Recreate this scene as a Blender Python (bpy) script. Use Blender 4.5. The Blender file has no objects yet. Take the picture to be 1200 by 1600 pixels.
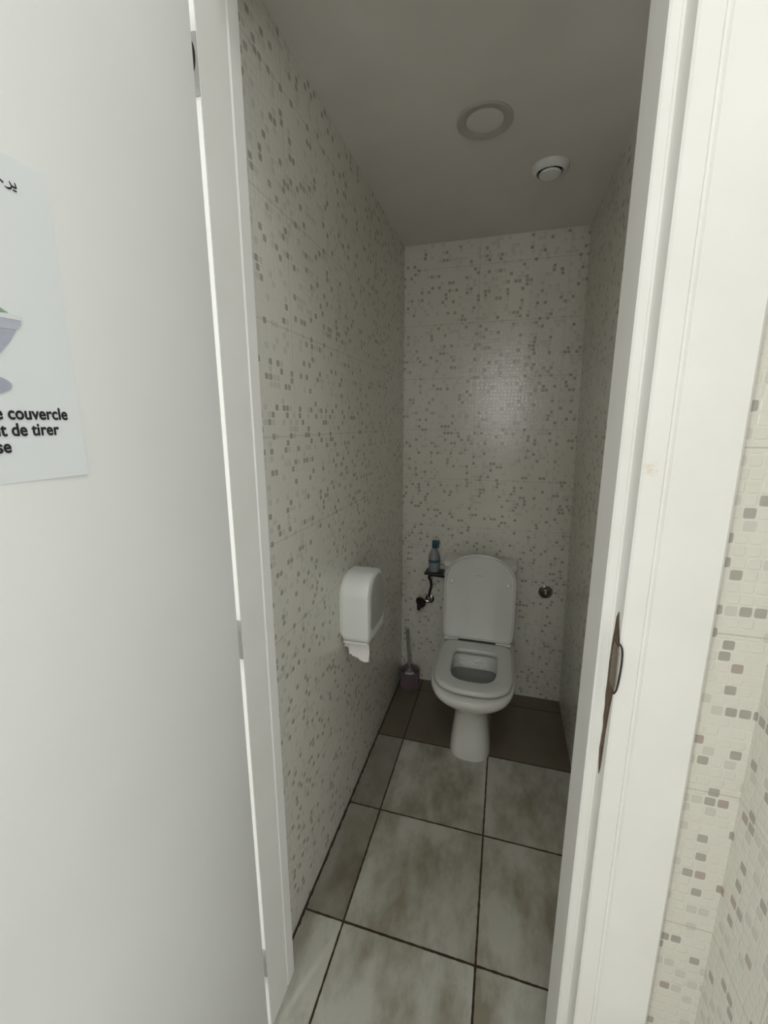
import bpy, bmesh, math, random
from mathutils import Vector, Matrix
random.seed(4)
C = bpy.context.scene
COL = C.collection

# ------------------------------------------------------------ camera
cam_d = bpy.data.cameras.new('camera')
cam = bpy.data.objects.new('camera', cam_d); COL.objects.link(cam)
cam_d.sensor_fit = 'VERTICAL'; cam_d.sensor_height = 36.0; cam_d.lens = 36.0 * 660.7 / 1600
cam_d.clip_start = 0.02; cam_d.clip_end = 60
R_ = Vector((0.96163486, 0.27432931, -0.00134976)); U_ = Vector((-0.05455339, 0.19604889, 0.97907546))
F_ = Vector((-0.26885371, 0.94143946, -0.20349304))
cam.matrix_world = Matrix(((R_.x, U_.x, -F_.x, 0), (R_.y, U_.y, -F_.y, 0), (R_.z, U_.z, -F_.z, 1.5), (0, 0, 0, 1)))
C.camera = cam

# ------------------------------------------------------------ world, window light, added fill lights, exposure
w = bpy.data.worlds.new('world'); C.world = w; w.use_nodes = True
w.node_tree.nodes['Background'].inputs[0].default_value = (0.96, 0.98, 1.0, 1)
w.node_tree.nodes['Background'].inputs[1].default_value = 3.25
WIN = (-1.36, -1.06, 0.60, 2.30)            # x0, x1, z0, z1 of the window opening in the rear wall
la = bpy.data.lights.new('window_daylight', 'AREA'); la.shape = 'RECTANGLE'
la.size = WIN[1] - WIN[0] - 0.1; la.size_y = WIN[3] - WIN[2] - 0.1
la.energy = 17; la.color = (1.0, 0.985, 0.95)
lo = bpy.data.objects.new('window_daylight', la); COL.objects.link(lo)
lo.location = ((WIN[0] + WIN[1]) / 2, -1.72, (WIN[2] + WIN[3]) / 2); lo.rotation_euler = (math.radians(90), 0, 0)
lb = bpy.data.lights.new('added_fill_light', 'AREA'); lb.shape = 'DISK'; lb.size = 0.40  # unseen disk lamp added to fill the space before the door
lb.energy = 4.6; lb.color = (0.97, 0.99, 1.0)
lbo = bpy.data.objects.new('added_fill_light', lb); COL.objects.link(lbo); lbo.location = (0.08, 0.08, 2.765)
WIN2 = (-0.27, 0.07, 1.30, 2.30)  # unseen narrow window, added for the highlight on the back tiles
lc = bpy.data.lights.new('added_highlight_light', 'AREA'); lc.shape = 'RECTANGLE'; lc.size = 0.28; lc.size_y = 0.94
lc.energy = 6.5; lc.color = (1.0, 0.97, 0.97)
lco = bpy.data.objects.new('added_highlight_light', lc); COL.objects.link(lco)
lco.location = (-0.10, -1.72, 1.80); lco.rotation_euler = (math.radians(90), 0, 0)
WIN3 = (-1.50, -0.20, 0.60, 2.25)           # y0, y1, z0, z1 of an unseen window added to brighten the door leaf
ld = bpy.data.lights.new('added_side_fill', 'AREA'); ld.shape = 'RECTANGLE'; ld.size = 1.24; ld.size_y = 1.59
ld.energy = 4; ld.color = (0.98, 1.0, 1.0)
ldo = bpy.data.objects.new('added_side_fill', ld); COL.objects.link(ldo)
ldo.location = (1.73, -0.85, 1.425); ldo.rotation_euler = (math.radians(90), 0, math.radians(90))
vs = C.view_settings
vs.view_transform = 'Standard'; vs.look = 'None'; vs.gamma = 1; vs.use_curve_mapping = False
vs.exposure = 0.0
C.cycles.max_bounces = 12; C.cycles.diffuse_bounces = 8

# ------------------------------------------------------------ materials
def nmat(name):
    m = bpy.data.materials.new(name); m.use_nodes = True
    nt = m.node_tree; return m, nt, nt.nodes, nt.links, nt.nodes['Principled BSDF']
def mth(N, L, op, a, b=None, c=None):
    n = N.new('ShaderNodeMath'); n.operation = op
    for i, v in enumerate((a, b, c)):
        if v is None: continue
        if isinstance(v, (int, float)): n.inputs[i].default_value = v
        else: L.new(v, n.inputs[i])
    return n.outputs[0]
def mixc(N, L, f, a, b):
    n = N.new('ShaderNodeMix'); n.data_type = 'RGBA'
    if isinstance(f, (int, float)): n.inputs[0].default_value = f
    else: L.new(f, n.inputs[0])
    for i, v in ((6, a), (7, b)):
        if isinstance(v, tuple): n.inputs[i].default_value = v + (1,)
        else: L.new(v, n.inputs[i])
    return n.outputs[2]
def coords(N, L):
    t = N.new('ShaderNodeTexCoord'); s = N.new('ShaderNodeSeparateXYZ'); L.new(t.outputs['Object'], s.inputs[0]); return t, s
def noise(N, L, vec, scale, detail=3, rough=0.5):
    n = N.new('ShaderNodeTexNoise'); n.inputs['Scale'].default_value = scale
    n.inputs['Detail'].default_value = detail; n.inputs['Roughness'].default_value = rough
    L.new(vec, n.inputs['Vector']); return n.outputs['Fac']
def ramp(N, L, f, a, b, lo=0.0, hi=1.0):
    n = N.new('ShaderNodeMapRange'); n.clamp = True
    L.new(f, n.inputs[0]); n.inputs[1].default_value = a; n.inputs[2].default_value = b
    n.inputs[3].default_value = lo; n.inputs[4].default_value = hi; return n.outputs[0]

def simple(name, col, rough=0.5, metal=0.0, var=0.03, scale=25, bump=0.0, spec=0.5, coat=0.0):
    m, nt, N, L, B = nmat(name)
    t, s = coords(N, L)
    f = noise(N, L, t.outputs['Object'], scale)
    d = tuple(max(0, c * (1 - var * 2)) for c in col)
    L.new(mixc(N, L, ramp(N, L, f, 0.3, 0.75), col, d), B.inputs['Base Color'])
    B.inputs['Roughness'].default_value = rough; B.inputs['Metallic'].default_value = metal
    B.inputs['Specular IOR Level'].default_value = spec; B.inputs['Coat Weight'].default_value = coat
    if bump:
        b = N.new('ShaderNodeBump'); b.inputs['Strength'].default_value = bump; b.inputs['Distance'].default_value = 0.002
        L.new(noise(N, L, t.outputs['Object'], scale * 4), b.inputs['Height']); L.new(b.outputs[0], B.inputs['Normal'])
    return m

PITCH = 0.0172
def mosaic():
    """glazed wall tile printed and embossed with small squares, some of them taupe or grey"""
    m, nt, N, L, B = nmat('mosaic_wall_tile')
    t, s = coords(N, L)
    u = mth(N, L, 'ADD', s.outputs[0], s.outputs[1]); v = s.outputs[2]
    # slight per row wander so that the squares do not align in a strict grid
    iv = mth(N, L, 'FLOOR', mth(N, L, 'DIVIDE', v, PITCH))
    wn = N.new('ShaderNodeTexWhiteNoise'); wn.noise_dimensions = '1D'; L.new(iv, wn.inputs['W'])
    us = mth(N, L, 'ADD', mth(N, L, 'DIVIDE', u, PITCH), mth(N, L, 'MULTIPLY', wn.outputs['Value'], 0.5))
    iu = mth(N, L, 'FLOOR', us)
    fu = mth(N, L, 'FRACT', us); fv = mth(N, L, 'FRACT', mth(N, L, 'DIVIDE', v, PITCH))
    du = mth(N, L, 'ABSOLUTE', mth(N, L, 'SUBTRACT', fu, 0.5)); dv = mth(N, L, 'ABSOLUTE', mth(N, L, 'SUBTRACT', fv, 0.5))
    # rounded square distance: (du^6+dv^6)^(1/6)
    dd = mth(N, L, 'POWER', mth(N, L, 'ADD', mth(N, L, 'POWER', du, 6.0), mth(N, L, 'POWER', dv, 6.0)), 1 / 6.0)
    inside = ramp(N, L, dd, 0.38, 0.44, 1.0, 0.0)
    cmb = N.new('ShaderNodeCombineXYZ'); L.new(iu, cmb.inputs[0]); L.new(iv, cmb.inputs[1])
    w2 = N.new('ShaderNodeTexWhiteNoise'); w2.noise_dimensions = '3D'; L.new(cmb.outputs[0], w2.inputs['Vector'])
    r = w2.outputs['Value']; sep = N.new('ShaderNodeSeparateColor'); L.new(w2.outputs['Color'], sep.inputs[0])
    base = (0.68, 0.668, 0.60); pale = (0.57, 0.56, 0.505); dark = (0.36, 0.35, 0.305); pink = (0.38, 0.325, 0.285)
    c = mixc(N, L, mth(N, L, 'MULTIPLY', sep.outputs[0], 0.22), base, pale)
    c = mixc(N, L, mth(N, L, 'GREATER_THAN', r, 0.74), c, pale)
    dk = mixc(N, L, mth(N, L, 'GREATER_THAN', sep.outputs[1], 0.82), dark, pink)
    c = mixc(N, L, mth(N, L, 'GREATER_THAN', r, 0.895), c, dk)
    c = mixc(N, L, inside, base, c)
    f = noise(N, L, t.outputs['Object'], 9, 4)
    c = mixc(N, L, ramp(N, L, f, 0.35, 0.75, 0.0, 0.30), c, (0.61, 0.595, 0.525))
    # joints between the large tiles
    TH, TW = 0.2585, 0.40
    a = mth(N, L, 'FRACT', mth(N, L, 'DIVIDE', mth(N, L, 'SUBTRACT', v, 0.1775), TH))
    b_ = mth(N, L, 'FRACT', mth(N, L, 'DIVIDE', mth(N, L, 'SUBTRACT', u, 2.0925 - 10 * TW), TW))
    ja = mth(N, L, 'LESS_THAN', mth(N, L, 'MINIMUM', a, mth(N, L, 'SUBTRACT', 1.0, a)), 0.0011 / TH)
    jb = mth(N, L, 'LESS_THAN', mth(N, L, 'MINIMUM', b_, mth(N, L, 'SUBTRACT', 1.0, b_)), 0.0009 / TW)
    j = mth(N, L, 'MAXIMUM', ja, jb)
    c = mixc(N, L, mth(N, L, 'MULTIPLY', j, 0.40), c, (0.30, 0.28, 0.23))
    L.new(c, B.inputs['Base Color'])
    # relief
    h = mth(N, L, 'ADD', mth(N, L, 'MULTIPLY', inside, mth(N, L, 'ADD', 0.35, mth(N, L, 'MULTIPLY', sep.outputs[2], 0.65))),
            mth(N, L, 'MULTIPLY', noise(N, L, t.outputs['Object'], 75, 2), 1.5))
    h = mth(N, L, 'SUBTRACT', h, j)
    bp = N.new('ShaderNodeBump'); bp.inputs['Strength'].default_value = 0.5; bp.inputs['Distance'].default_value = 0.0011
    L.new(h, bp.inputs['Height']); L.new(bp.outputs[0], B.inputs['Normal'])
    B.inputs['Roughness'].default_value = 0.19; B.inputs['Specular IOR Level'].default_value = 0.5
    return m

def floor_tiles():
    m, nt, N, L, B = nmat('stone_floor_tile')
    t, s = coords(N, L); P = 0.399
    xa = mth(N, L, 'DIVIDE', mth(N, L, 'SUBTRACT', s.outputs[0], -0.402), P)
    ya = mth(N, L, 'DIVIDE', mth(N, L, 'SUBTRACT', s.outputs[1], 0.945), 0.402)
    fx = mth(N, L, 'FRACT', xa); fy = mth(N, L, 'FRACT', ya)
    nz = noise(N, L, t.outputs['Object'], 45, 3)
    wd = mth(N, L, 'ADD', 0.0025, mth(N, L, 'MULTIPLY', nz, 0.0105))
    j = mth(N, L, 'LESS_THAN', mth(N, L, 'MINIMUM', mth(N, L, 'MINIMUM', fx, mth(N, L, 'SUBTRACT', 1, fx)), mth(N, L, 'MINIMUM', fy, mth(N, L, 'SUBTRACT', 1, fy))), wd)
    j = mth(N, L, 'MAXIMUM', j, mth(N, L, 'MULTIPLY', mth(N, L, 'GREATER_THAN', s.outputs[1], 0.64), mth(N, L, 'LESS_THAN', s.outputs[0], mth(N, L, 'ADD', -0.533, mth(N, L, 'MULTIPLY', nz, 0.012)))))
    cb = N.new('ShaderNodeCombineXYZ'); L.new(mth(N, L, 'FLOOR', xa), cb.inputs[0]); L.new(mth(N, L, 'FLOOR', ya), cb.inputs[1])
    wn = N.new('ShaderNodeTexWhiteNoise'); wn.noise_dimensions = '3D'; L.new(cb.outputs[0], wn.inputs['Vector'])
    vadd = N.new('ShaderNodeVectorMath'); vadd.operation = 'ADD'; L.new(t.outputs['Object'], vadd.inputs[0])
    vs_ = N.new('ShaderNodeVectorMath'); vs_.operation = 'SCALE'; vs_.inputs['Scale'].default_value = 6; L.new(wn.outputs['Color'], vs_.inputs[0]); L.new(vs_.outputs[0], vadd.inputs[1])
    mp = N.new('ShaderNodeMapping'); mp.inputs['Scale'].default_value = (1.6, 0.8, 1); L.new(vadd.outputs[0], mp.inputs[0])
    n1 = noise(N, L, mp.outputs[0], 4.5, 6, 0.6); n2 = noise(N, L, mp.outputs[0], 14, 5, 0.6)
    c = mixc(N, L, ramp(N, L, n1, 0.42, 0.64), (0.50, 0.50, 0.44), (0.26, 0.235, 0.18))
    c = mixc(N, L, ramp(N, L, n2, 0.55, 0.75, 0, 0.45), c, (0.24, 0.215, 0.165))
    c = mixc(N, L, mth(N, L, 'MULTIPLY', wn.outputs['Value'], 0.22), c, (0.24, 0.20, 0.155))
    dirt_shade = mth(N, L, 'MULTIPLY', mth(N, L, 'GREATER_THAN', s.outputs[1], 1.748), ramp(N, L, n1, 0.2, 0.7, 0.97, 0.75))  # browner, dirty tiles at the back, with shade painted in too
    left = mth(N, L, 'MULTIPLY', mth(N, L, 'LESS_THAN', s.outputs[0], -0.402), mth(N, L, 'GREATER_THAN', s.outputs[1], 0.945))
    c = mixc(N, L, mth(N, L, 'MAXIMUM', dirt_shade, mth(N, L, 'MULTIPLY', left, 0.5)), c, (0.105, 0.078, 0.052))
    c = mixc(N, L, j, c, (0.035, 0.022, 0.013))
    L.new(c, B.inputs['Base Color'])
    L.new(ramp(N, L, n2, 0.3, 0.7, 0.30, 0.45), B.inputs['Roughness'])
    bp = N.new('ShaderNodeBump'); bp.inputs['Strength'].default_value = 0.5; bp.inputs['Distance'].default_value = 0.0015
    L.new(mth(N, L, 'SUBTRACT', mth(N, L, 'MULTIPLY', n2, 0.3), j), bp.inputs['Height']); L.new(bp.outputs[0], B.inputs['Normal'])
    return m

def stained_paint():
    """cream gloss paint of the door frame, with one brown thumb mark on the frame face"""
    m, nt, N, L, B = nmat('frame_paint')
    t, s = coords(N, L)
    f = noise(N, L, t.outputs['Object'], 7, 4)
    c = mixc(N, L, ramp(N, L, f, 0.3, 0.75), (0.80, 0.80, 0.77), (0.75, 0.75, 0.71))
    d = N.new('ShaderNodeVectorMath'); d.operation = 'DISTANCE'; L.new(t.outputs['Object'], d.inputs[0]); d.inputs[1].default_value = (0.188, 0.64, 1.441)
    c = mixc(N, L, mth(N, L, 'MULTIPLY', ramp(N, L, d.outputs['Value'], 0.004, 0.012, 1, 0), ramp(N, L, noise(N, L, t.outputs['Object'], 260, 2), 0.35, 0.7)), c, (0.68, 0.58, 0.44))
    L.new(c, B.inputs['Base Color']); B.inputs['Roughness'].default_value = 0.38
    bp = N.new('ShaderNodeBump'); bp.inputs['Strength'].default_value = 0.12; bp.inputs['Distance'].default_value = 0.002
    L.new(noise(N, L, t.outputs['Object'], 40, 2), bp.inputs['Height']); L.new(bp.outputs[0], B.inputs['Normal'])
    return m

def clear(name, col, rough=0.08, alpha=0.5):
    m, nt, N, L, B = nmat(name)
    t, s = coords(N, L); f = noise(N, L, t.outputs['Object'], 60)
    L.new(mixc(N, L, f, col, tuple(c * 0.8 for c in col)), B.inputs['Base Color'])
    B.inputs['Roughness'].default_value = rough; B.inputs['Transmission Weight'].default_value = alpha; B.inputs['IOR'].default_value = 1.4
    return m

def broken_wood():
    m, nt, N, L, B = nmat('broken_wood')
    t, s = coords(N, L)
    mp = N.new('ShaderNodeMapping'); mp.inputs['Scale'].default_value = (3, 3, 0.5); L.new(t.outputs['Object'], mp.inputs[0])
    f = noise(N, L, mp.outputs[0], 90, 5, 0.7)
    c = mixc(N, L, ramp(N, L, f, 0.35, 0.65), (0.03, 0.02, 0.012), (0.21, 0.13, 0.07))
    L.new(c, B.inputs['Base Color']); B.inputs['Roughness'].default_value = 0.8
    bp = N.new('ShaderNodeBump'); bp.inputs['Distance'].default_value = 0.003; L.new(f, bp.inputs['Height']); L.new(bp.outputs[0], B.inputs['Normal'])
    return m

M = dict(
    mosaic=mosaic(), floor=floor_tiles(), frame=stained_paint(),
    door=simple('door_paint', (0.76, 0.77, 0.75), 0.42, var=0.03, scale=3, bump=0.05),
    ceiling=simple('ceiling_paint', (0.74, 0.725, 0.69), 0.85, var=0.03, scale=6, bump=0.08),
    plaster=simple('plaster', (0.78, 0.78, 0.76), 0.85, var=0.02, scale=5),
    white=simple('white_plastic', (0.76, 0.76, 0.74), 0.3, var=0.01),
    dispenser=simple('dispenser_plastic', (0.78, 0.80, 0.765), 0.28, var=0.02, scale=12),
    smoke=simple('smoked_plastic', (0.42, 0.405, 0.40), 0.35, var=0.05, scale=30),
    ceramic=simple('white_ceramic', (0.70, 0.705, 0.665), 0.13, var=0.015, scale=10, coat=0.4),
    wetbowl=simple('bowl_ceramic', (0.62, 0.62, 0.59), 0.14, var=0.05, scale=30, bump=0.5, coat=1.0, spec=1.0),
    seat=simple('seat_plastic', (0.60, 0.61, 0.585), 0.28, var=0.01, scale=12),
    chrome=simple('chrome', (0.28, 0.265, 0.24), 0.07, 1.0, var=0.05),
    steel=simple('dull_steel', (0.62, 0.60, 0.55), 0.3, 1.0, var=0.1, scale=80),
    brass=simple('hinge_metal', (0.20, 0.19, 0.17), 0.5, 0.7, var=0.2),
    hingepaint=simple('hinge_paint', (0.50, 0.50, 0.47), 0.45, var=0.08, scale=60),
    gapwhite=simple('gap_glare_white', (0.93, 0.93, 0.91), 0.5, var=0.01),  # extra white, puts the glare of the hinge gap into the colour
    bronze=simple('tarnished_metal', (0.30, 0.24, 0.18), 0.45, 0.6, var=0.2, scale=150),
    black=simple('black_rubber', (0.015, 0.013, 0.012), 0.4, var=0.2),
    dark=simple('dark_gap', (0.02, 0.018, 0.015), 0.8),
    trimgrey=simple('lamp_trim', (0.47, 0.46, 0.43), 0.5, var=0.04, scale=30),
    diffuser=simple('lamp_diffuser', (0.72, 0.71, 0.68), 0.35, var=0.02),
    paper=simple('tissue_paper', (0.80, 0.78, 0.77), 0.9, var=0.03, scale=60, bump=0.3),
    poster=simple('poster_paper', (0.70, 0.73, 0.73), 0.6, var=0.01, scale=4),
    ink=simple('black_ink', (0.012, 0.012, 0.014), 0.6),
    lilac=simple('printed_lilac', (0.42, 0.44, 0.52), 0.6, var=0.12, scale=60),
    palerim=simple('printed_pale_grey', (0.66, 0.68, 0.68), 0.6, var=0.02, scale=40),
    underrim=simple('printed_rim_shadow', (0.47, 0.49, 0.56), 0.6, var=0.08, scale=60),
    green=simple('printed_green', (0.30, 0.42, 0.32), 0.6, var=0.2, scale=120),
    pinkclear=clear('pink_clear_plastic', (0.26, 0.19, 0.21), 0.15, 0.25),
    clearplastic=clear('clear_plastic', (0.40, 0.41, 0.40), 0.12, 0.45),
    bottle=clear('pale_blue_plastic', (0.50, 0.54, 0.55), 0.12, 0.55),
    teal=simple('teal_plastic', (0.012, 0.06, 0.10), 0.35),
    water=clear('water', (0.42, 0.43, 0.42), 0.04, 0.35),
    wood=broken_wood(), mark=simple('grey_print', (0.45, 0.46, 0.45), 0.5),
    frosted=simple('frosted_glass', (0.85, 0.88, 0.90), 0.5),
)

# ------------------------------------------------------------ helpers
def obj(name, bm, mat, parent=None, smooth=None, loc=None):
    me = bpy.data.meshes.new(name); bmesh.ops.recalc_face_normals(bm, faces=bm.faces); bm.to_mesh(me); bm.free()
    me.materials.append(M[mat] if isinstance(mat, str) else mat)
    o = bpy.data.objects.new(name, me); COL.objects.link(o)
    if smooth is not None:
        for p in me.polygons: p.use_smooth = True
        me.set_sharp_from_angle(angle=math.radians(smooth))
    if parent is not None:
        o.parent = parent; me.transform(Matrix.Translation(-parent.matrix_world.translation)) if parent.type == 'EMPTY' else None
        if parent.type != 'EMPTY' and parent.parent is not None:
            me.transform(Matrix.Translation(-parent.parent.location))
    return o
def thing(name, label, cat, loc=(0, 0, 0), group=None):
    o = bpy.data.objects.new(name, None); COL.objects.link(o); o.location = loc; o.empty_display_size = 0.05
    o.matrix_world = Matrix.Translation(loc)
    o['label'] = label; o['category'] = cat
    if group: o['group'] = group
    return o
def tag(o, label, cat): o['label'] = label; o['category'] = cat; return o
def struct(o): o['kind'] = 'structure'; return o
def add_box(bm, x0, x1, y0, y1, z0, z1, bev=0, seg=2):
    r = bmesh.ops.create_cube(bm, size=1)
    for v in r['verts']:
        v.co = Vector(((x0 + x1) / 2 + v.co.x * (x1 - x0), (y0 + y1) / 2 + v.co.y * (y1 - y0), (z0 + z1) / 2 + v.co.z * (z1 - z0)))
    if bev:
        es = list({e for v in r['verts'] for e in v.link_edges})
        bmesh.ops.bevel(bm, geom=es, offset=bev, segments=seg, affect='EDGES', profile=0.5)
    return bm
def box(*a, **k): return add_box(bmesh.new(), *a, **k)
def loft(rings, cap0=True, cap1=True, bm=None):
    bm = bm or bmesh.new(); V = [[bm.verts.new(p) for p in r] for r in rings]; n = len(rings[0])
    for a, b in zip(V, V[1:]):
        for i in range(n): bm.faces.new((a[i], a[(i + 1) % n], b[(i + 1) % n], b[i]))
    if cap0: bm.faces.new(V[0])
    if cap1: bm.faces.new(V[-1])
    return bm
def lathe(prof, origin, axis='Z', n=40, bm=None, cap0=True, cap1=True):
    rings = []
    for r, h in prof:
        ring = []
        for i in range(n):
            a = 2 * math.pi * i / n; x, y = r * math.cos(a), r * math.sin(a)
            p = {'Z': (x, y, h), 'Y': (x, h, y), 'X': (h, x, y)}[axis]
            ring.append(Vector(origin) + Vector(p))
        rings.append(ring)
    return loft(rings, cap0, cap1, bm)
def tube(pts, rad, n=12, bm=None, res=6):
    P = [Vector(p) for p in pts]; Q = []
    for i in range(len(P) - 1):
        p0 = P[max(i - 1, 0)]; p1 = P[i]; p2 = P[i + 1]; p3 = P[min(i + 2, len(P) - 1)]
        for k in range(res):
            t = k / res
            Q.append(0.5 * ((2 * p1) + (p2 - p0) * t + (2 * p0 - 5 * p1 + 4 * p2 - p3) * t * t + (3 * p1 - p0 - 3 * p2 + p3) * t ** 3))
    Q.append(P[-1]); rings = []; up = Vector((0.31, 0.52, 0.79)).normalized()
    for i, q in enumerate(Q):
        d = (Q[min(i + 1, len(Q) - 1)] - Q[max(i - 1, 0)]).normalized()
        s = d.cross(up).normalized(); t = s.cross(d).normalized(); up = t
        r = rad if isinstance(rad, (int, float)) else rad[0] + (rad[1] - rad[0]) * i / (len(Q) - 1)
        rings.append([q + (s * math.cos(2 * math.pi * k / n) + t * math.sin(2 * math.pi * k / n)) * r for k in range(n)])
    return loft(rings, bm=bm)
def prism(pts, axis, a, b, bm=None, bev=0):
    """polygon extruded along an axis. axis 'Z': pts (x,y); 'X': pts (y,z); 'Y': pts (x,z)"""
    bm = bm or bmesh.new()
    mk = {'Z': lambda p, h: (p[0], p[1], h), 'X': lambda p, h: (h, p[0], p[1]), 'Y': lambda p, h: (p[0], h, p[1])}[axis]
    A = [bm.verts.new(mk(p, a)) for p in pts]; Bv = [bm.verts.new(mk(p, b)) for p in pts]; n = len(pts)
    bm.faces.new(A); bm.faces.new(Bv)
    for i in range(n): bm.faces.new((A[i], A[(i + 1) % n], Bv[(i + 1) % n], Bv[i]))
    if bev: bmesh.ops.bevel(bm, geom=list(bm.edges), offset=bev, segments=3, affect='EDGES', profile=0.5)
    return bm

# ------------------------------------------------------------ the setting
XL, YB, ZC = -0.535, 2.2575, 2.36         # left wall, back wall, ceiling of the toilet cubicle
YF, YI = 0.655, 0.79                      # outer and inner face of the partition that holds the door
XR0, XR1 = 0.357, 0.309                   # right wall leans in slightly towards the ceiling
OX0, OX1, OY0, OZ = -1.75, 0.364, -1.70, 2.80
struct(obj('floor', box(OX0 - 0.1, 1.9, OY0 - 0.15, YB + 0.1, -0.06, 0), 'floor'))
struct(obj('wall_left', box(XL - 0.1, XL, YI, YB, 0, ZC), 'mosaic'))
struct(obj('wall_back', box(XL - 0.1, 0.5, YB, YB + 0.1, 0, ZC), 'mosaic'))
struct(obj('wall_right', prism([(XR0, 0), (0.5, 0), (0.5, ZC), (XR1, ZC)], 'Y', YI, YB), 'mosaic'))
bm = bmesh.new()
add_box(bm, OX0, -0.545, YF, YI, 0, OZ)
add_box(bm, 0.240, 0.5, YF, YI, 0, OZ)
add_box(bm, -0.545, 0.240, YF, YI, 2.31, OZ)
struct(obj('wall_front', bm, 'mosaic'))
struct(obj('ceiling', box(XL - 0.1, 0.5, YI, YB + 0.1, ZC, ZC + 0.08), 'ceiling'))
struct(obj('ceiling', box(OX0 - 0.1, 1.9, OY0 - 0.1, YI, OZ, OZ + 0.08), 'plaster'))
struct(obj('wall_right', box(OX1, 1.8, 0.40, YF, 0, OZ), 'mosaic'))
bm = bmesh.new()
for a in ((OY0, WIN3[0], 0, OZ), (WIN3[1], 0.40, 0, OZ), (WIN3[0], WIN3[1], 0, WIN3[2]), (WIN3[0], WIN3[1], WIN3[3], OZ)): add_box(bm, 1.7, 1.82, *a)
struct(obj('wall_right', bm, 'plaster'))
bm = bmesh.new()
for a in ((WIN3[0], WIN3[0] + .03, WIN3[2], WIN3[3]), (WIN3[1] - .03, WIN3[1], WIN3[2], WIN3[3]), (WIN3[0], WIN3[1], WIN3[2], WIN3[2] + .03), (WIN3[0], WIN3[1], WIN3[3] - .03, WIN3[3])): add_box(bm, 1.76, 1.79, *a)
struct(obj('window_3', bm, 'white'))  # frame of the added side window
struct(obj('wall_left', box(OX0 - 0.1, OX0, OY0, YI, 0, OZ), 'plaster'))
bm = bmesh.new()
xs = [OX0 - 0.1, WIN[0], WIN[1], WIN2[0], WIN2[1], 1.82]
for i, W_ in enumerate((None, WIN, None, WIN2, None)):
    if W_ is None: add_box(bm, xs[i], xs[i + 1], OY0 - 0.12, OY0, 0, OZ)
    else:
        add_box(bm, xs[i], xs[i + 1], OY0 - 0.12, OY0, 0, W_[2]); add_box(bm, xs[i], xs[i + 1], OY0 - 0.12, OY0, W_[3], OZ)
struct(obj('wall_rear', bm, 'plaster'))
for k, W_ in enumerate((WIN, WIN2)):  # the second, narrow frame is that of the added highlight window
    bm = bmesh.new()
    for a in ((W_[0], W_[0] + .03, W_[2], W_[3]), (W_[1] - .03, W_[1], W_[2], W_[3]), (W_[0], W_[1], W_[2], W_[2] + .03), (W_[0], W_[1], W_[3] - .03, W_[3])):
        add_box(bm, a[0], a[1], OY0 - 0.09, OY0 - 0.06, a[2], a[3])
    struct(obj('window_%d' % (k + 1), bm, 'white'))
lamp = thing('added_ceiling_lamp', 'added round white ceiling lamp outside the open door, for fill light', 'light', (0.08, 0.08, OZ))
obj('added_lamp_housing', lathe([(.215, 0), (.22, -.012), (.218, -.026), (.206, -.030), (.204, -.010)], (0.08, 0.08, OZ), n=48), 'white', lamp, smooth=40)  # body for the added fill light, out of view

# door frame: the right jamb with its stop, rebate and casing, the left jamb, the head
HD = 2.25
trim = struct(obj('trim_1', prism([(.160, .795), (.160, .693), (.163, .690), (.1735, .690), (.1735, .6875), (.177, .6875), (.177, .643), (.180, .640), (.2035, .640), (.2055, .6425),
        (.2085, .6425), (.211, .638), (.284, .636), (.288, .640), (.288, .6545), (.240, .6545), (.240, .795)], 'Z', 0, HD + 0.06), 'frame', smooth=25))
tl = struct(obj('trim_2', prism([(-.490, .675), (-.490, .755), (-.4925, .757), (-.4925, .760), (-.490, .763), (-.4905, .795), (-.545, .795), (-.545, .6545), (-.625, .6545), (-.625, .640), (-.533, .640), (-.530, .643), (-.530, .675)], 'Z', 0, HD + 0.06), 'frame', smooth=25))
bm = prism([(.795, HD), (.690, HD), (.690, HD + .016), (.640, HD + .016), (.640, HD + .0595), (.795, HD + .0595)], 'X', -.530, .160)
add_box(bm, .158, .2035, .6405, .6545, HD + .016, HD + .0595)
add_box(bm, -.625, .288, .6385, .6545, HD + .06, HD + .11)
struct(obj('trim_3', bm, 'frame'))

obj('gap_glare_strip', box(-.528, -.4905, .6730, .6749, 0.002, HD), 'gapwhite', tl)  # strip added to paint the daylight in the hinge gap
# broken wood, strike plate in the rebate of the right jamb
rng = random.Random(3)
def jag(pts, x0, x1):
    return prism(pts, 'X', x0, x1)
gouge = [(.656, 1.205), (.664, 1.224), (.672, 1.212), (.675, 1.19), (.680, 1.165), (.6825, 1.13), (.681, 1.10), (.683, 1.075), (.678, 1.055), (.6795, 1.035), (.675, 1.02), (.678, .995), (.681, .975), (.677, .955), (.670, .935),
         (.664, .955), (.662, .985), (.660, 1.02), (.656, 1.05), (.652, 1.075), (.648, 1.095), (.6435, 1.105), (.6435, 1.185)]
o = obj('splintered_wood', jag(gouge, .1760, .1785), 'wood', trim, ); o['label'] = 'dark brown splintered gouge in the frame'
bm = bmesh.new()
prism([(.662, 1.108), (.664, 1.120), (.664, 1.165), (.660, 1.178), (.6400, 1.178), (.6370, 1.170), (.6365, 1.120), (.640, 1.108)], 'X', .1744, .1758, bm)
o = obj('strike_plate', bm, 'bronze', trim); o['label'] = 'dark tarnished strike plate'
bm = tube([(.1745, .6375, 1.186), (.1790, .6362, 1.178), (.1805, .6360, 1.160), (.1800, .6360, 1.135), (.1780, .6362, 1.112), (.1745, .6368, 1.104)], .0014, n=8)
obj('plate_edge', bm, 'black', trim)

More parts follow.
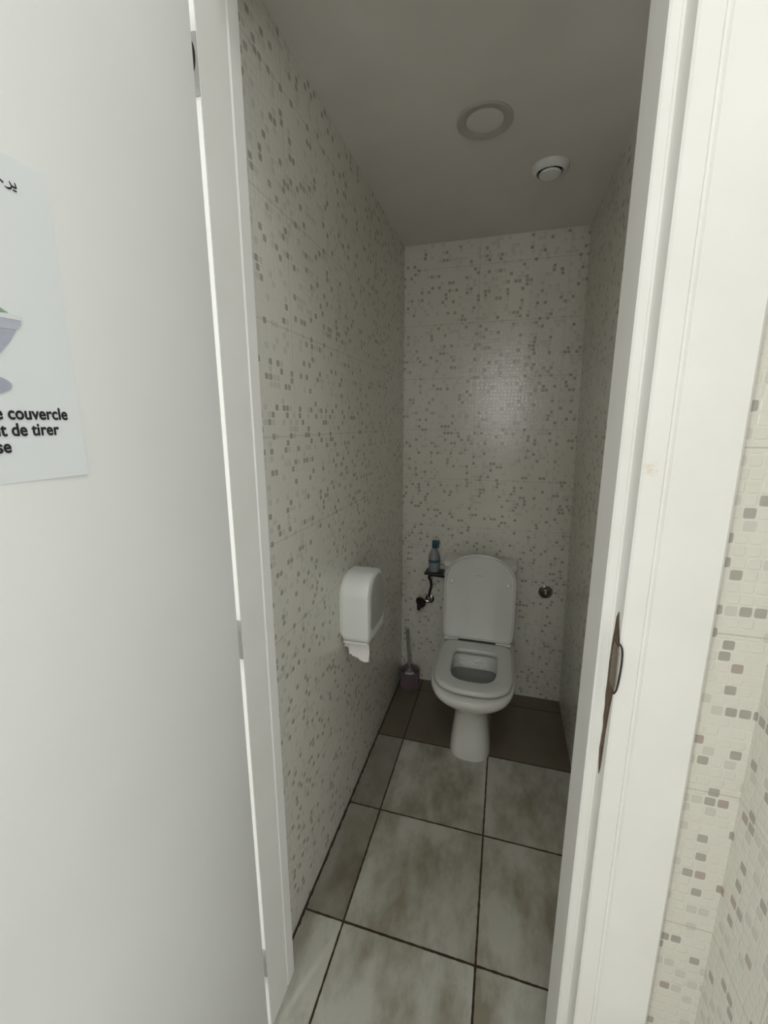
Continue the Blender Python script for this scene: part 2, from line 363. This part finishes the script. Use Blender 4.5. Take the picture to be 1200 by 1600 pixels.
# door leaf, open at a right angle, with two hinges
leaf = struct(obj('door_1', box(-.493, -.456, -.075, .616, .008, 2.235, bev=.0015), 'door', smooth=40))
for z in (2.045, 1.075, 0.22):
    bm = lathe([(.0075, -.045), (.0075, .045)], (-.5035, .629, z), n=16)
    add_box(bm, -.502, -.459, .6165, .6185, z - .042, z + .042, bev=.0005)
    add_box(bm, -.530, -.4895, .6700, .6728, z - .042, z + .042, bev=.0005)
    hg = obj('hinge', bm, 'hingepaint', leaf, smooth=40)
    if z > 2:
        ws = lathe([(.0065, -.0001), (.0055, -.0007), (.002, -.0009)], (-.4985, .6700, z + .010), axis='Y', n=20)
        for v in ws.verts: v.co.z = z + .010 + (v.co.z - z - .010) * 3.2
        o = obj('dark_spot', ws, 'dark', hg); o['label'] = 'dark spot'  # elongated dark spot on the top hinge plate
bm = lathe([(.026, 0), (.026, .006), (.010, .008), (.010, .045)], (-.456, -.015, 1.03), axis='X', n=24)
add_box(bm, -.423, -.407, -.023, .100, 1.02, 1.038, bev=.004)
obj('door_handle', bm, 'steel', leaf, smooth=40)

# ------------------------------------------------------------ toilet
TX = -0.088
def dring(xc, hw, yf, yc, yb, z, nf=2.3, nb=7, n=64, lean=None):
    """closed outline: superellipse front half (yf..yc), boxy back half (yc..yb)"""
    pts = []
    for i in range(n):
        a = 2 * math.pi * i / n; ca, sa = math.cos(a), math.sin(a)
        e = nf if sa < 0 else nb
        ln = (yc - yf) if sa < 0 else (yb - yc)
        x = hw * math.copysign(abs(ca) ** (2 / e), ca); y = ln * math.copysign(abs(sa) ** (2 / e), sa)
        pts.append(Vector((xc + x, yc + y, z)))
    return pts
toilet = thing('toilet', 'white ceramic toilet with its lid raised against the back wall', 'toilet', (TX, 1.9, 0))
rings = [dring(TX, .093, 1.692, 1.80, 2.20, 0.0, 2.6, 4), dring(TX, .094, 1.690, 1.80, 2.20, .012, 2.6, 4), dring(TX, .090, 1.694, 1.80, 2.18, .06, 2.6, 4), dring(TX, .083, 1.700, 1.80, 2.16, .12, 2.6, 4),
         dring(TX, .077, 1.704, 1.80, 2.15, .17, 2.6, 4), dring(TX, .077, 1.700, 1.80, 2.15, .20, 2.5, 4), dring(TX, .081, 1.690, 1.80, 2.16, .226, 2.5, 4), dring(TX, .090, 1.676, 1.80, 2.17, .250, 2.5, 4),
         dring(TX, .108, 1.648, 1.79, 2.18, .275, 2.5, 5), dring(TX, .136, 1.612, 1.78, 2.19, .305, 2.5, 5), dring(TX, .162, 1.580, 1.77, 2.20, .333, 2.5, 6), dring(TX, .1765, 1.562, 1.76, 2.20, .355, 2.5, 7),
         dring(TX, .183, 1.554, 1.76, 2.20, .378, 2.5, 7), dring(TX, .181, 1.558, 1.76, 2.20, .390, 2.5, 7), dring(TX, .170, 1.570, 1.76, 2.19, .396, 2.5, 7),
         dring(TX, .128, 1.625, 1.76, 1.930, .397, 2.2, 6), dring(TX, .122, 1.632, 1.76, 1.922, .393, 2.2, 6), dring(TX, .119, 1.636, 1.76, 1.918, .375, 2.2, 6)]
obj('bowl', loft(rings, cap1=False), 'ceramic', toilet, smooth=45)
rin = [dring(TX, .119, 1.636, 1.76, 1.918, .376, 2.2, 6), dring(TX, .122, 1.634, 1.76, 1.919, .392, 2.4, 6), dring(TX, .116, 1.642, 1.76, 1.910, .365, 2.6, 6), dring(TX, .110, 1.655, 1.76, 1.899, .335, 2.6, 6),
       dring(TX, .102, 1.670, 1.77, 1.886, .305, 2.6, 6), dring(TX, .080, 1.700, 1.78, 1.860, .265, 2.4, 4), dring(TX, .055, 1.735, 1.80, 1.84, .20, 2.2, 2.6)]
obj('inner_bowl', loft(rin[1:], cap0=False), 'wetbowl', toilet, smooth=60)
obj('water', loft([dring(TX, .1115, 1.651, 1.765, 1.9005, .3385, 2.6, 6), dring(TX, .1115, 1.651, 1.765, 1.9005, .339, 2.6, 6)]), 'water', toilet)
# seat ring
def seatr(d, z): return dring(TX + .003, .170 - d, 1.570 + d, 1.740, 1.992 - d, z + .0105, 2.7, 9)
def seati(d, z): return dring(TX + .003, .100 - d, 1.650 + d, 1.775, 1.908 - d, z + .0105, 3.0, 7)
rs = [seatr(.006, .4005), seatr(.001, .404), seatr(0, .410), seatr(.002, .417), seatr(.007, .4215), seatr(.014, .423),
      seati(-.010, .422), seati(-.004, .419), seati(0, .413), seati(-.001, .405), seati(-.004, .4005)]
obj('seat', loft(rs + [rs[0]], False, False), 'seat', toilet, smooth=50)
# lid, built flat then swung up about its hinge at y=1.995
LA = math.radians(83.5); HY, HZ = 2.005, .434
def lidring(d, h, hw=.1755, L=.437):
    out = []
    for p in dring(TX, hw - d, -L + d, -L + .150, -.0 - d, h, 2.2, 14):
        y, z = p.y, p.z                       # y: -L..0 along the lid, z: thickness (outer face negative side faces back)
        # up direction of the raised lid; the underside faces the viewer
        yy = HY + (-y) * math.cos(LA) + (-z) * -math.sin(LA)
        zz = HZ + (-y) * math.sin(LA) + (-z) * math.cos(LA)
        out.append(Vector((p.x, yy, zz)))
    return out
# underside is at h=0 (towards viewer), lip sticks out to h=-0.006
rl = [lidring(.012, .020), lidring(.003, .017), lidring(0, .012), lidring(0, -.002), lidring(.002, -.006), lidring(.006, -.0065), lidring(.009, -.004), lidring(.011, .001), lidring(.013, .002)]
obj('lid', loft(rl), 'seat', toilet, smooth=40)
def onlid(x, l, h):
    return Vector((x, HY + l * math.cos(LA) + h * math.sin(LA), HZ + l * math.sin(LA) - h * math.cos(LA)))
for sx in (-1, 1):
    c0 = onlid(TX + sx * .137, .292, -.001)
    bmx = bmesh.new(); bmesh.ops.create_uvsphere(bmx, u_segments=20, v_segments=12, radius=.011)
    for v in bmx.verts: v.co = Vector((v.co.x, v.co.y * .6, v.co.z)) + c0
    obj('lid_bumper', bmx, 'white', toilet, smooth=60)
bmx = bmesh.new()
for k in range(7):
    c0 = onlid(TX - .004 + (k - 3) * .0052, .330, .0012); hh = .0022 if k % 2 else .003
    add_box(bmx, c0.x - .0018, c0.x + .0018, c0.y - .0006, c0.y + .0016, c0.z - hh, c0.z + hh)
obj('maker_mark', bmx, 'mark', toilet)
for sx in (-1, 1):
    bm = tube([(TX + sx * .128 - .036, 2.012, .424), (TX + sx * .128 + .036, 2.012, .424)], .0125, n=20, res=2)
    add_box(bm, TX + sx * .128 - .02, TX + sx * .128 + .02, 2.002, 2.035, .397, .418, bev=.003)
    obj('hinge', bm, 'seat', toilet, smooth=40)
# cistern
def rr(x0, x1, y0, y1, z, r=.035, n=8):
    pts = []
    for cx, cy, a0 in ((x1 - r, y1 - .008, 0), (x0 + r, y1 - .008, 90), (x0 + r, y0 + r, 180), (x1 - r, y0 + r, 270)):
        r_ = r if a0 >= 180 else .008
        for k in range(n + 1):
            a = math.radians(a0 + 90 * k / n)
            ox = (x1 - r_) if a0 in (0, 270) else (x0 + r_)
            pts.append(Vector((ox + r_ * math.cos(a), cy + r_ * math.sin(a), z)))
    return pts
cx0, cx1 = TX - .190, TX + .172
obj('cistern', loft([rr(cx0 + .03, cx1 - .03, 2.105, 2.252, .396), rr(cx0 + .018, cx1 - .018, 2.10, 2.253, .43), rr(cx0 + .004, cx1 - .004, 2.098, 2.2545, .60), rr(cx0, cx1, 2.096, 2.255, .774)]), 'ceramic', toilet, smooth=40)
obj('cistern_lid', loft([rr(cx0 - .003, cx1 + .003, 2.090, 2.2555, .7745), rr(cx0 - .006, cx1 + .006, 2.087, 2.256, .780), rr(cx0 - .006, cx1 + .006, 2.087, 2.256, .797), rr(cx0 - .002, cx1 + .002, 2.091, 2.256, .803), rr(cx0 + .008, cx1 - .008, 2.10, 2.250, .806)]), 'ceramic', toilet, smooth=40)

# ------------------------------------------------------------ paper dispenser and paper on the left wall
disp = thing('paper_dispenser', 'white plastic toilet paper dispenser mounted on the left mosaic wall', 'dispenser', (XL, 1.39, .73))
def prof(y0, y1, z0, z1, rt, rb):
    pts = []
    for cy, cz, a0, r in ((y1 - rt, z1 - rt, 0, rt), (y0 + rt, z1 - rt, 90, rt), (y0 + rb, z0 + rb, 180, rb), (y1 - rb, z0 + rb, 270, rb)):
        for k in range(13):
            a = math.radians(a0 + 90 * k / 12); pts.append((cy + r * math.cos(a), cz + r * math.sin(a)))
    return pts
def pring(x, d): return [Vector((x, y, z)) for y, z in prof(1.293 + d, 1.492 - d, .735 + d, .980 - d, .082, .026)]
obj('casing', loft([pring(XL, .008), pring(XL + .010, .007), pring(XL + .012, 0), pring(-.437, 0), pring(-.430, .002), pring(-.426, .007), pring(-.425, .011)]), 'dispenser', disp, smooth=35)
def pr2(x, d): return [Vector((x, y, z)) for y, z in prof(1.312 + d, 1.476 - d, .775 + d, .965 - d, .074, .03)]
o = obj('viewing_window', loft([pr2(-.4252, 0), pr2(-.4225, .002), pr2(-.422, .005)]), 'smoke', disp, smooth=35); o['label'] = 'dark smoked window on the side'
obj('lock', lathe([(.006, -.001), (.006, .0015)], (-.4215, 1.39, .950), axis='X', n=16), 'steel', disp)
obj('paper_slot', box(-.527, -.434, 1.303, 1.350, .7275, .7365, bev=.003), 'dispenser', disp)
# hanging torn sheet: full width strip, then a narrower jagged tongue, curved and with thickness
bm = bmesh.new()
NX, NZ = 30, 22; grid = {}
rj = random.Random(11); edge = []
for i in range(NX + 1):
    s = i / NX
    b = .706 if s < .2 else .681 - .020 * (s - .2) / .8
    edge.append(b + rj.uniform(-.0035, .0035))
for side in (0, 1):
    for i in range(NX + 1):
        s = i / NX
        for k in range(NZ + 1):
            t = k / NZ; z = .742 + (edge[i] - .742) * t
            y = 1.322 + .006 * math.sin(s * 5 + 1) * t + .010 * math.sin(t * 3.2) - .010 * t + .0008 * side
            if k in (9,): y -= .0015
            grid[side, i, k] = bm.verts.new((-.528 + .090 * s + .006 * t * s, y, z))
for side in (0, 1):
    for i in range(NX):
        for k in range(NZ):
            bm.faces.new([grid[side, i, k], grid[side, i + 1, k], grid[side, i + 1, k + 1], grid[side, i, k + 1]])
def strip(seq):
    for a, b in zip(seq, seq[1:]): bm.faces.new([grid[(0,) + a], grid[(0,) + b], grid[(1,) + b], grid[(1,) + a]])
strip([(i, NZ) for i in range(NX + 1)]); strip([(i, 0) for i in range(NX + 1)]); strip([(0, k) for k in range(NZ + 1)]); strip([(NX, k) for k in range(NZ + 1)])
tag(obj('toilet_paper', bm, 'paper', smooth=50), 'torn white sheet of toilet paper hanging out of the wall dispenser', 'toilet paper')

# ------------------------------------------------------------ water valve, hose, ledge and bottle left of the cistern
valve = thing('stop_valve', 'chrome water valve with a round black handle left of the toilet', 'valve', (-.372, YB, .520))
obj('rosette', lathe([(.026, 0), (.025, -.004), (.012, -.010)], (-.372, YB, .520), axis='Y', n=28), 'chrome', valve, smooth=40)
bm = lathe([(.0095, -.008), (.0095, -.045)], (-.372, YB, .520), axis='Y', n=20)
lathe([(.011, -.055), (.013, -.050), (.013, -.012), (.010, .004)], (-.372, 2.222, .520), axis='X', n=20, bm=bm)
lathe([(.010, -.01), (.010, .022), (.008, .026)], (-.372, 2.222, .520), n=16, bm=bm)
obj('valve_body', bm, 'chrome', valve, smooth=40)
bm = lathe([(.008, 0), (.022, -.004), (.026, -.012), (.026, -.020), (.020, -.026), (.006, -.028)], (0, 0, 0), axis='X', n=28)
bmesh.ops.transform(bm, matrix=Matrix.Translation((-.404, 2.212, .522)) @ Matrix.Rotation(math.radians(55), 4, 'Z') @ Matrix.Rotation(math.radians(-15), 4, 'Y') @ Matrix.Scale(1.2, 4), verts=bm.verts)
obj('handle', bm, 'black', valve, smooth=40)
add = bmesh.new(); add_box(add, -.432, -.410, 2.180, 2.200, .474, .512, bev=.006, seg=3)
obj('lever', add, 'black', valve, smooth=40)
tag(obj('water_hose', tube([(-.372, 2.222, .546), (-.368, 2.222, .575), (-.360, 2.220, .610), (-.362, 2.218, .640), (-.372, 2.212, .668), (-.352, 2.200, .684), (-.300, 2.190, .686), (-.276, 2.186, .686)], .0075, n=14), 'black', smooth=60), 'black flexible hose running up from the valve to the cistern', 'hose')
shelf = tag(obj('ledge', box(-.392, -.292, 2.165, YB, .6955, .7045, bev=.002), 'black', smooth=40), 'small black ledge on the back wall carrying the blue bottle', 'shelf')
bot = thing('spray_bottle', 'clear plastic bottle with a blue cap beside the cistern', 'bottle', (-.345, 2.212, .7045))
bz, bx, by = .7047, -.345, 2.212
obj('bottle_body', lathe([(.027, 0), (.030, .004), (.031, .012), (.029, .040), (.031, .050), (.031, .078), (.026, .100), (.016, .122), (.011, .130), (.011, .138)], (bx, by, bz), n=32), 'bottle', bot, smooth=50)
bm = lathe([(.013, .134), (.014, .137), (.014, .158), (.012, .162)], (bx, by, bz), n=24)
add_box(bm, bx - .012, bx + .026, by - .010, by + .008, bz + .156, bz + .176, bev=.004)
add_box(bm, bx + .016, bx + .024, by - .006, by + .004, bz + .134, bz + .158, bev=.002)
o = obj('bottle_cap', bm, 'teal', bot, smooth=40); o['label'] = 'dark blue cap'
obj('bottle_label', lathe([(.0316, .056), (.0316, .070)], (bx, by, bz), n=32, cap0=False, cap1=False), 'teal', bot, smooth=50)

# chrome valve cap on the back wall
cap = thing('valve_cap', 'round chrome dome on the back wall right of the toilet', 'valve cap', (.240, YB, .63))
obj('flange', lathe([(.034, 0), (.035, -.003), (.030, -.006)], (.243, YB, .63), axis='Y', n=40), 'chrome', cap, smooth=30)
obj('dome', lathe([(.029, -.005), (.029, -.014), (.026, -.022), (.019, -.028), (.012, -.031), (.011, -.034), (.006, -.036)], (.243, YB, .63), axis='Y', n=40), 'chrome', cap, smooth=50)

# ------------------------------------------------------------ toilet brush in the corner
br = thing('toilet_brush', 'toilet brush in a pinkish ribbed holder in the back left corner', 'toilet brush', (-.466, 2.17, 0))
def gear(r, z, k=.0022, n=96, c=(-.466, 2.17)): return [Vector((c[0] + (r + k * math.cos(24 * 2 * math.pi * i / n)) * math.cos(2 * math.pi * i / n), c[1] + (r + k * math.cos(24 * 2 * math.pi * i / n)) * math.sin(2 * math.pi * i / n), z)) for i in range(n)]
obj('holder', loft([gear(.050, 0), gear(.054, .006), gear(.050, .05), gear(.055, .100), gear(.057, .106, 0), gear(.052, .107, 0), gear(.047, .098, 0), gear(.043, .01, 0)]), 'pinkclear', br, smooth=50)
obj('bristles', lathe([(.020, .015), (.034, .02), (.037, .05), (.030, .085), (.014, .098)], (-.466, 2.17, 0), n=28), 'white', br, smooth=50)
obj('brush_handle', tube([(-.466, 2.17, .095), (-.470, 2.175, .16), (-.478, 2.18, .25), (-.484, 2.185, .32), (-.486, 2.187, .345)], [.007, .010], n=14), 'clearplastic', br, smooth=60)
obj('handle_collar', lathe([(.014, .095), (.022, .100), (.018, .112), (.010, .120)], (-.466, 2.17, 0), n=24), 'clearplastic', br, smooth=50)

# ------------------------------------------------------------ ceiling fittings
cl = thing('ceiling_light', 'round recessed ceiling light with a grey ring, switched off', 'light', (-.110, 1.455, ZC))
obj('trim_ring', lathe([(.080, 0), (.0805, -.003), (.077, -.006), (.060, -.005), (.053, -.001), (.053, 0)], (-.110, 1.455, ZC), n=64), 'trimgrey', cl, smooth=30)
obj('diffuser', lathe([(.0535, -.0008), (.050, -.0022), (.03, -.0026)], (-.110, 1.455, ZC), n=48), 'diffuser', cl, smooth=40)
cv = thing('ceiling_vent', 'small round white extractor valve standing out from the ceiling', 'vent', (.094, 1.745, ZC))
obj('vent_ring', lathe([(.060, 0), (.0605, -.004), (.056, -.012), (.050, -.020), (.046, -.022), (.044, -.020), (.043, -.004), (.043, -.002)], (.094, 1.745, ZC), n=56), 'white', cv, smooth=40)
obj('vent_throat', lathe([(.044, -.001), (.044, -.003)], (.094, 1.745, ZC), n=40), 'dark', cv)
obj('vent_disc', lathe([(.010, -.002), (.012, -.014), (.034, -.018), (.036, -.022), (.034, -.027), (.02, -.030)], (.094, 1.745, ZC), n=48), 'white', cv, smooth=40)

# ------------------------------------------------------------ poster on the door
PX = -.456
po = thing('poster', 'white paper notice about the toilet lid taped to the open door', 'poster', (PX, .271, 1.595))
bm = bmesh.new(); ny, nz = 14, 18; PV = {}
for s in (0, 1):
    for i in range(ny + 1):
        for k in range(nz + 1):
            y = .166 + .210 * i / ny; z = 1.4437 + .3035 * k / nz
            cw = max(0, (i / ny - .6)) * max(0, (.35 - k / nz)) * .010
            PV[s, i, k] = bm.verts.new((PX + .0003 + cw + .0003 * s, y, z))
for s in (0, 1):
    for i in range(ny):
        for k in range(nz): bm.faces.new([PV[s, i, k], PV[s, i + 1, k], PV[s, i + 1, k + 1], PV[s, i, k + 1]])
rim = [(i, 0) for i in range(ny)] + [(ny, k) for k in range(nz)] + [(i, nz) for i in range(ny, 0, -1)] + [(0, k) for k in range(nz, 0, -1)]
for a, b in zip(rim, rim[1:] + rim[:1]): bm.faces.new([PV[(0,) + a], PV[(0,) + b], PV[(1,) + b], PV[(1,) + a]])
obj('sheet', bm, 'poster', po, smooth=30)
def text(s, yright, z, size, sx):
    cu = bpy.data.curves.new('txt', 'FONT'); cu.body = s; cu.size = size; cu.align_x = 'RIGHT'; cu.extrude = .00015; cu.space_character = 1.0
    t = bpy.data.objects.new('txt', cu); COL.objects.link(t)
    bpy.context.view_layer.update()
    me = bpy.data.meshes.new_from_object(t.evaluated_get(bpy.context.evaluated_depsgraph_get()))
    bpy.data.objects.remove(t)
    mw = Matrix(((0, 0, 1, PX + .0016), (sx, 0, 0, yright), (0, 1, 0, z), (0, 0, 0, 1)))
    b0 = bmesh.new(); b0.from_mesh(me); src = list(b0.verts) + list(b0.edges) + list(b0.faces)
    for dx, dy in ((.045, 0), (.022, .03), (.022, -.03)):
        dd = bmesh.ops.duplicate(b0, geom=src); bmesh.ops.translate(b0, vec=(dx * size, dy * size, dx * .0002), verts=[g for g in dd['geom'] if isinstance(g, bmesh.types.BMVert)])
    b0.to_mesh(me); b0.free()
    me.transform(Matrix.Translation((-PX, -.271, -1.595)) @ mw); me.materials.clear(); me.materials.append(M['ink'])
    me.name = 'lettering'; o = bpy.data.objects.new('lettering', me); COL.objects.link(o); o.parent = po; return o
text('le couvercle', .3612, 1.5052, .0172, .87)
text('avant de tirer', .3492, 1.4893, .0172, .87)
text('la chasse', .3005, 1.4735, .0172, .87)
def stroke(bm, pts, ws, x=PX + .0009, th=.0005):
    L_, R__ = [], []
    P2 = [Vector(p) for p in pts]
    for i, p in enumerate(P2):
        d = (P2[min(i + 1, len(P2) - 1)] - P2[max(i - 1, 0)]).normalized(); nrm = Vector((-d.y, d.x)); w_ = ws[i] if isinstance(ws, list) else ws
        L_.append(p + nrm * w_); R__.append(p - nrm * w_)
    for i in range(len(P2) - 1):
        prism([tuple(L_[i]), tuple(L_[i + 1]), tuple(R__[i + 1]), tuple(R__[i])], 'X', x, x + th, bm)
bm = bmesh.new()
stroke(bm, [(.3441, 1.7253), (.3446, 1.7235), (.3450, 1.7212)], [.0003, .0004, .0005])
stroke(bm, [(.3450, 1.7210), (.3427, 1.7211), (.3409, 1.7216), (.3400, 1.7232), (.3394, 1.7247)], [.0005, .0008, .0006, .0004, .0002])
stroke(bm, [(.3410, 1.7209), (.3396, 1.7187), (.3385, 1.7182), (.3362, 1.7179), (.3346, 1.7187)], [.0004, .0007, .0009, .0005, .0002])
for y, z in ((.3424, 1.7182), (.3441, 1.7183)): stroke(bm, [(y - .0006, z + .0004), (y + .0006, z - .0004)], .0006)
stroke(bm, [(.3310, 1.7226), (.3338, 1.7209)], [.0005, .0008])
obj('arabic_lettering', bm, 'ink', po)
def shape(name, pts, mat, x, th=.0004): return obj(name, prism(pts, 'X', x, x + th), mat, po)
cy = .271
def sym(h): return [(cy + y, z) for y, z in h] + [(cy - y, z) for y, z in reversed(h)]
shape('printed_bowl', sym([(.000, 1.545), (.020, 1.553), (.033, 1.564), (.045, 1.578), (.0525, 1.590)]), 'lilac', PX + .0009)
shape('printed_rim_side', sym([(.030, 1.5885), (.0530, 1.5905), (.0575, 1.5955), (.0580, 1.6005)]), 'underrim', PX + .0012)
shape('printed_rim_top', sym([(.02, 1.5985), (.0585, 1.5995), (.0592, 1.6025), (.055, 1.6035), (.03, 1.6045)]), 'palerim', PX + .0015)
foot_pts = [(cy + .040 * math.cos(a), 1.537 + .0115 * math.sin(a)) for a in [2 * math.pi * i / 32 for i in range(32)]]
shape('printed_foot', foot_pts, 'lilac', PX + .0011)
shape('printed_leaf', [(.300, 1.606), (.306, 1.6095), (.311, 1.608), (.3185, 1.6045), (.312, 1.6035), (.303, 1.604)], 'green', PX + .0018)
# the notice hangs a little higher and further in on the leaf
po.location = (PX, .2657, 1.5932); po.scale = (1, .9806, .9806)
